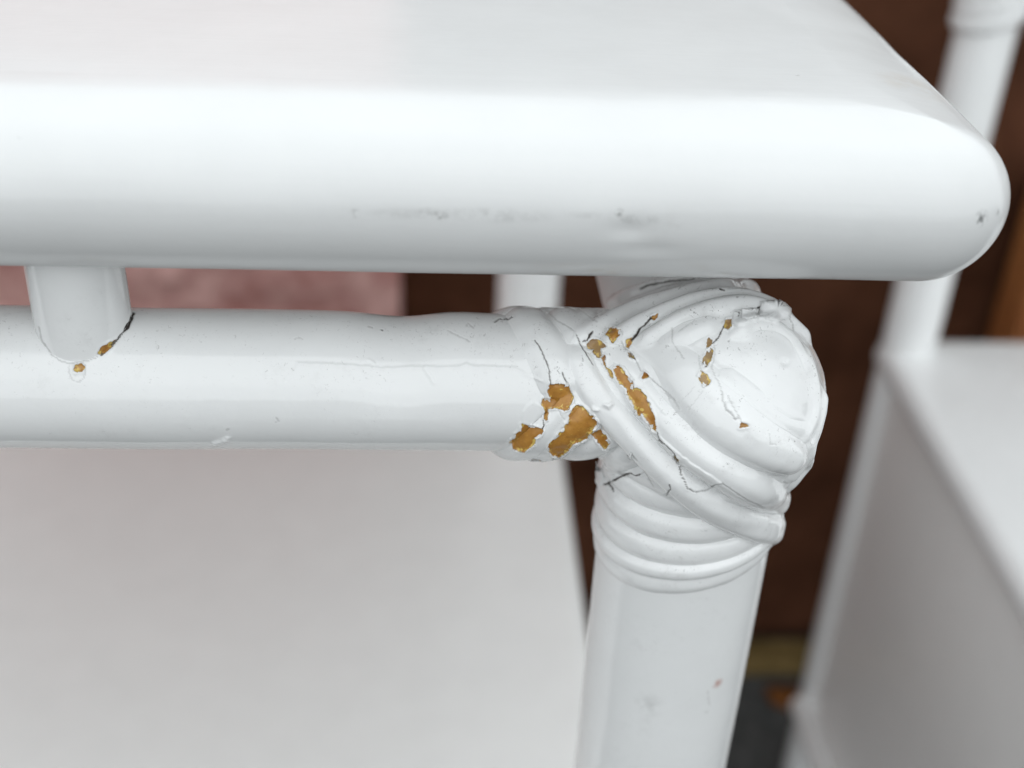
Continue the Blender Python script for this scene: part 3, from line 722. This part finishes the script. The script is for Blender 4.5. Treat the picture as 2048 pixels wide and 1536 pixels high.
# long slanting turns from the crook down round the leg
strand(VV([(900,330),(1040,430),(1160,560),(1280,700),(1420,830),(1570,930),(1720,1000)]), a=.0066, aw=[1, 1.2, 1.25, 1.1, .95, .8, .7], h=.0031, hw=[.05, .3, .65, 1, 1.05, 1.05, .9], ext=(.003, .012), taper=(.006, .012), k=.0009, seed=31)
strand(W([(590,420),(690,520),(790,670),(890,820),(1010,955),(1150,1085),(1350,1225),(1540,1335),(1680,1390)]), a=.0056, h=.0032, hw=[.35, .6, .9, 1, 1, 1, .8], ext=(.003, .012), taper=(.006, .016), seed=32)
strand(W([(440,400),(470,520),(520,660),(640,840),(830,1040),(1030,1230),(1240,1390),(1440,1495),(1640,1555)]), a=.0050, h=.0036, off=.0003, ex=3.6, k=.0004, hw=[.25, .5, .8, 1, 1, 1, .85, .7, .7], aw=[1, 1, 1, 1, 1.05, 1.1, 1.15, 1.15], ext=(.002, .03), taper=(.008, .006), seed=33)

build_strands(); build_core()

bpy.context.view_layer.update(); DG = bpy.context.evaluated_depsgraph_get()
def surface(al, off):
    """points of the built surface under the pixels, with normals"""
    P = []; N = []
    for x, y in al:
        ok, loc, nn, _, ob, _ = scene.ray_cast(DG, Vector(CAM), Vector(ray(x, y)))
        if ok and (Vector(loc)-Vector(JN)).length < .075 and ob.parent in (binding, table): p = np.array(loc); g = np.array(nn)
        else: p = on_body([(x, y)], .001)[0]; g = grad(p[None])[0]
        P.append(p+g*off); N.append(g)
    N = np.array(N); N[:] = N.mean(0); N /= np.linalg.norm(N, axis=1, keepdims=True)
    return np.array(P), N
def flake(px, lift, tip, seed, base=.0002, jag=2.0):
    """thin curled sheet of paint standing off the surface; tip is the pixel towards which it lifts"""
    rs = np.random.RandomState(seed); q = []
    for a, b in zip(px, px[1:]+px[:1]):
        for k in range(5):
            t = k/5; q.append((a[0]*(1-t)+b[0]*t+rs.uniform(-jag, jag), a[1]*(1-t)+b[1]*t+rs.uniform(-jag, jag)))
    q = np.array(q); c = q.mean(0); dirn = np.array(tip)-c; dirn /= np.linalg.norm(dirn)
    rings = [c[None]]+[c+(q-c)*s for s in (.35, .7, 1.0)]; al = np.vstack(rings)
    P, G = surface(al, .0); e = ((al-c)@dirn); e = (e-e.min())/(e.max()-e.min())
    P = P+G*(lift*e**1.6+base)[:, None]
    n = len(q); F = [[0, 1+k, 1+(k+1) % n] for k in range(n)]
    for r in range(2): F += [[1+r*n+k, 1+(r+1)*n+k, 1+(r+1)*n+(k+1) % n, 1+r*n+(k+1) % n] for k in range(n)]
    nb = len(P); P2 = P-G*.00012
    F = F+[[i+nb for i in f][::-1] for f in F]+[[1+2*n+k, 1+2*n+k+nb, 1+2*n+(k+1) % n+nb, 1+2*n+(k+1) % n] for k in range(n)]
    return mesh('paint_flake', np.vstack([P, P2]), F, M_WHITE, binding)
flake(A2([(1230,400),(1330,365),(1400,372),(1440,365),(1490,370),(1530,420),(1535,500),(1520,560),(1400,580),(1290,550),(1225,500)]), .0007, A2([(1480,330)])[0], 1)
flake(A3([(1215,1025),(1232,1045),(1202,1072),(1222,1100),(1198,1140),(1240,1172),(1290,1180),(1330,1120),(1300,1030)]), .0002, A3([(1150,1100)])[0], 2)
flake(A2([(1030,470),(1120,478),(1190,465),(1195,530),(1120,560),(1040,545)]), .0006, A2([(1110,430)])[0], 3)
flake(A3([(1560,850),(1600,850),(1620,905),(1590,900),(1570,880)]), .0005, A3([(1620,920)])[0], 4)

# small curled edges round the larger chips
rs = np.random.RandomState(5); todo = []
for ci, cnt in ((8, 5), (9, 5), (10, 6), (4, 7), (0, 2), (1, 3), (11, 2), (15, 2), (16, 2)):
    q = np.array(CHIPS[ci][0]); cc = q.mean(0); nq = len(q); idx = rs.permutation(nq)[:cnt]
    for i in idx:
        a_, b_ = q[i], q[(i+1) % nq]; L_ = np.linalg.norm(b_-a_)
        if L_ < 5: continue
        t_ = (b_-a_)/L_; m_ = (a_+b_)/2; L_ = min(L_, 15); o_ = np.array([t_[1], -t_[0]])
        if o_@(m_-cc) < 0: o_ = -o_
        w_ = rs.uniform(4, 8); i_ = rs.uniform(1.0, 3.0)
        todo.append(([tuple(m_-t_*L_*.45-o_*i_), tuple(m_+t_*L_*.45-o_*i_*rs.uniform(.2, 1)), tuple(m_+t_*L_*.38+o_*w_*rs.uniform(.6, 1)), tuple(m_-t_*L_*.30+o_*w_)], rs.uniform(.00025, .0007), tuple(cc)))
for k, (pl, lf_, tp) in enumerate(todo): flake(pl, lf_, tp, 20+k, .00003, .9)

# ------------------------------------------------------------------ neighbouring unit on the right, out of focus
UX, UY = .262, .57
unit = empty('side_cabinet', (UX, UY, FLOOR), 'blurred white cane cabinet with a shelf at the right edge', 'cabinet')
RU = .0200
tube('leg', (UX, UY, FLOOR), (UX, UY, .02), RU, M_WHITE, unit)
def turn(z, R, w, mt, parent, x=UX, y=UY):
    th = np.linspace(0, 2*np.pi, 40, endpoint=False); ph = np.linspace(0, 2*np.pi, 14, endpoint=False)
    T, Q = np.meshgrid(th, ph, indexing='ij'); r = R+w*.6*np.cos(Q)
    return mesh('strand', np.stack([x+r*np.cos(T), y+r*np.sin(T), z+w*np.sin(Q)+.006*np.cos(T)], -1).reshape(-1, 3), grid_faces(40, 14, True, True), mt, parent)
bind2 = bpy.data.objects.new('leg_binding', None); bind2.empty_display_size = .02; col.objects.link(bind2); bind2.parent = unit
tube('rail', (UX, UY, -.074), (UX+.60, UY, -.074), .0185, M_WHITE, unit)
for k in range(5): turn(-.108+.010*k, RU+.001, .006, M_WHITE, bind2)
zs = at(1880, 693, 1, UY)[2]
box('shelf', (UX-.0215, UY-.38, zs-.024), (UX+.62, UY+.016, zs), M_WHITE, unit, .011)
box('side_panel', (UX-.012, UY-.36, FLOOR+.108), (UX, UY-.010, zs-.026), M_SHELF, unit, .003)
tube('rail', (UX-.017, UY, FLOOR+.098), (UX-.017, UY-.36, FLOOR+.098), .0125, M_WHITE, unit)
tube('leg', (UX, UY-.36, FLOOR), (UX, UY-.36, zs-.02), RU, M_WHITE, unit)
tube('leg', (UX+.60, UY, FLOOR), (UX+.60, UY, .02), RU, M_WHITE, unit)
tube('leg', (UX+.60, UY-.36, FLOOR), (UX+.60, UY-.36, zs-.02), RU, M_WHITE, unit)

# ------------------------------------------------------------------ things at the wall
a = at(2022, 690, 1, .71)
o = box('wooden_post', (a[0]-.012, 0.684, FLOOR), (a[0]+.10, .738, a[2]+.16), M_ORANGE, None, .006)
tag(o, 'blurred orange wooden post behind the white shelf at the right edge', 'post')
w0 = at(1560, 1350, 2, FLOOR)
o = box('wood_strip', (-.30, w0[1]-.005, FLOOR+.001), (.75, w0[1]+.035, FLOOR+.022), M_TAN, None, .006)
tag(o, 'tan wooden strip lying on the ground at the foot of the brown wall', 'strip')
lf = at(1582, 1388, 2, FLOOR+.006)
th = np.linspace(0, 2*np.pi, 24, endpoint=False); V = [lf]; 
for s, zz in ((.5, .004), (1.0, .0)):
    for t_ in th: V.append(lf+np.array([.030*s*math.cos(t_)*(1+.1*math.cos(3*t_)), .017*s*math.sin(t_), zz+.005*s*math.cos(2*t_)]))
F = [[0, 1+k, 1+(k+1) % 24] for k in range(24)]+[[1+k, 25+k, 25+(k+1) % 24, 1+(k+1) % 24] for k in range(24)]
nb = len(V); V2 = [np.array(v)-[0, 0, .0012] for v in V]
F = F+[[i+nb for i in f][::-1] for f in F]+[[25+k, 25+k+nb, 25+(k+1) % 24+nb, 25+(k+1) % 24] for k in range(24)]
o = mesh('fallen_leaf', np.vstack([V, V2]), F, M_LEAF)
tag(o, 'small orange brown leaf on the dark ground beside the tan strip', 'leaf')
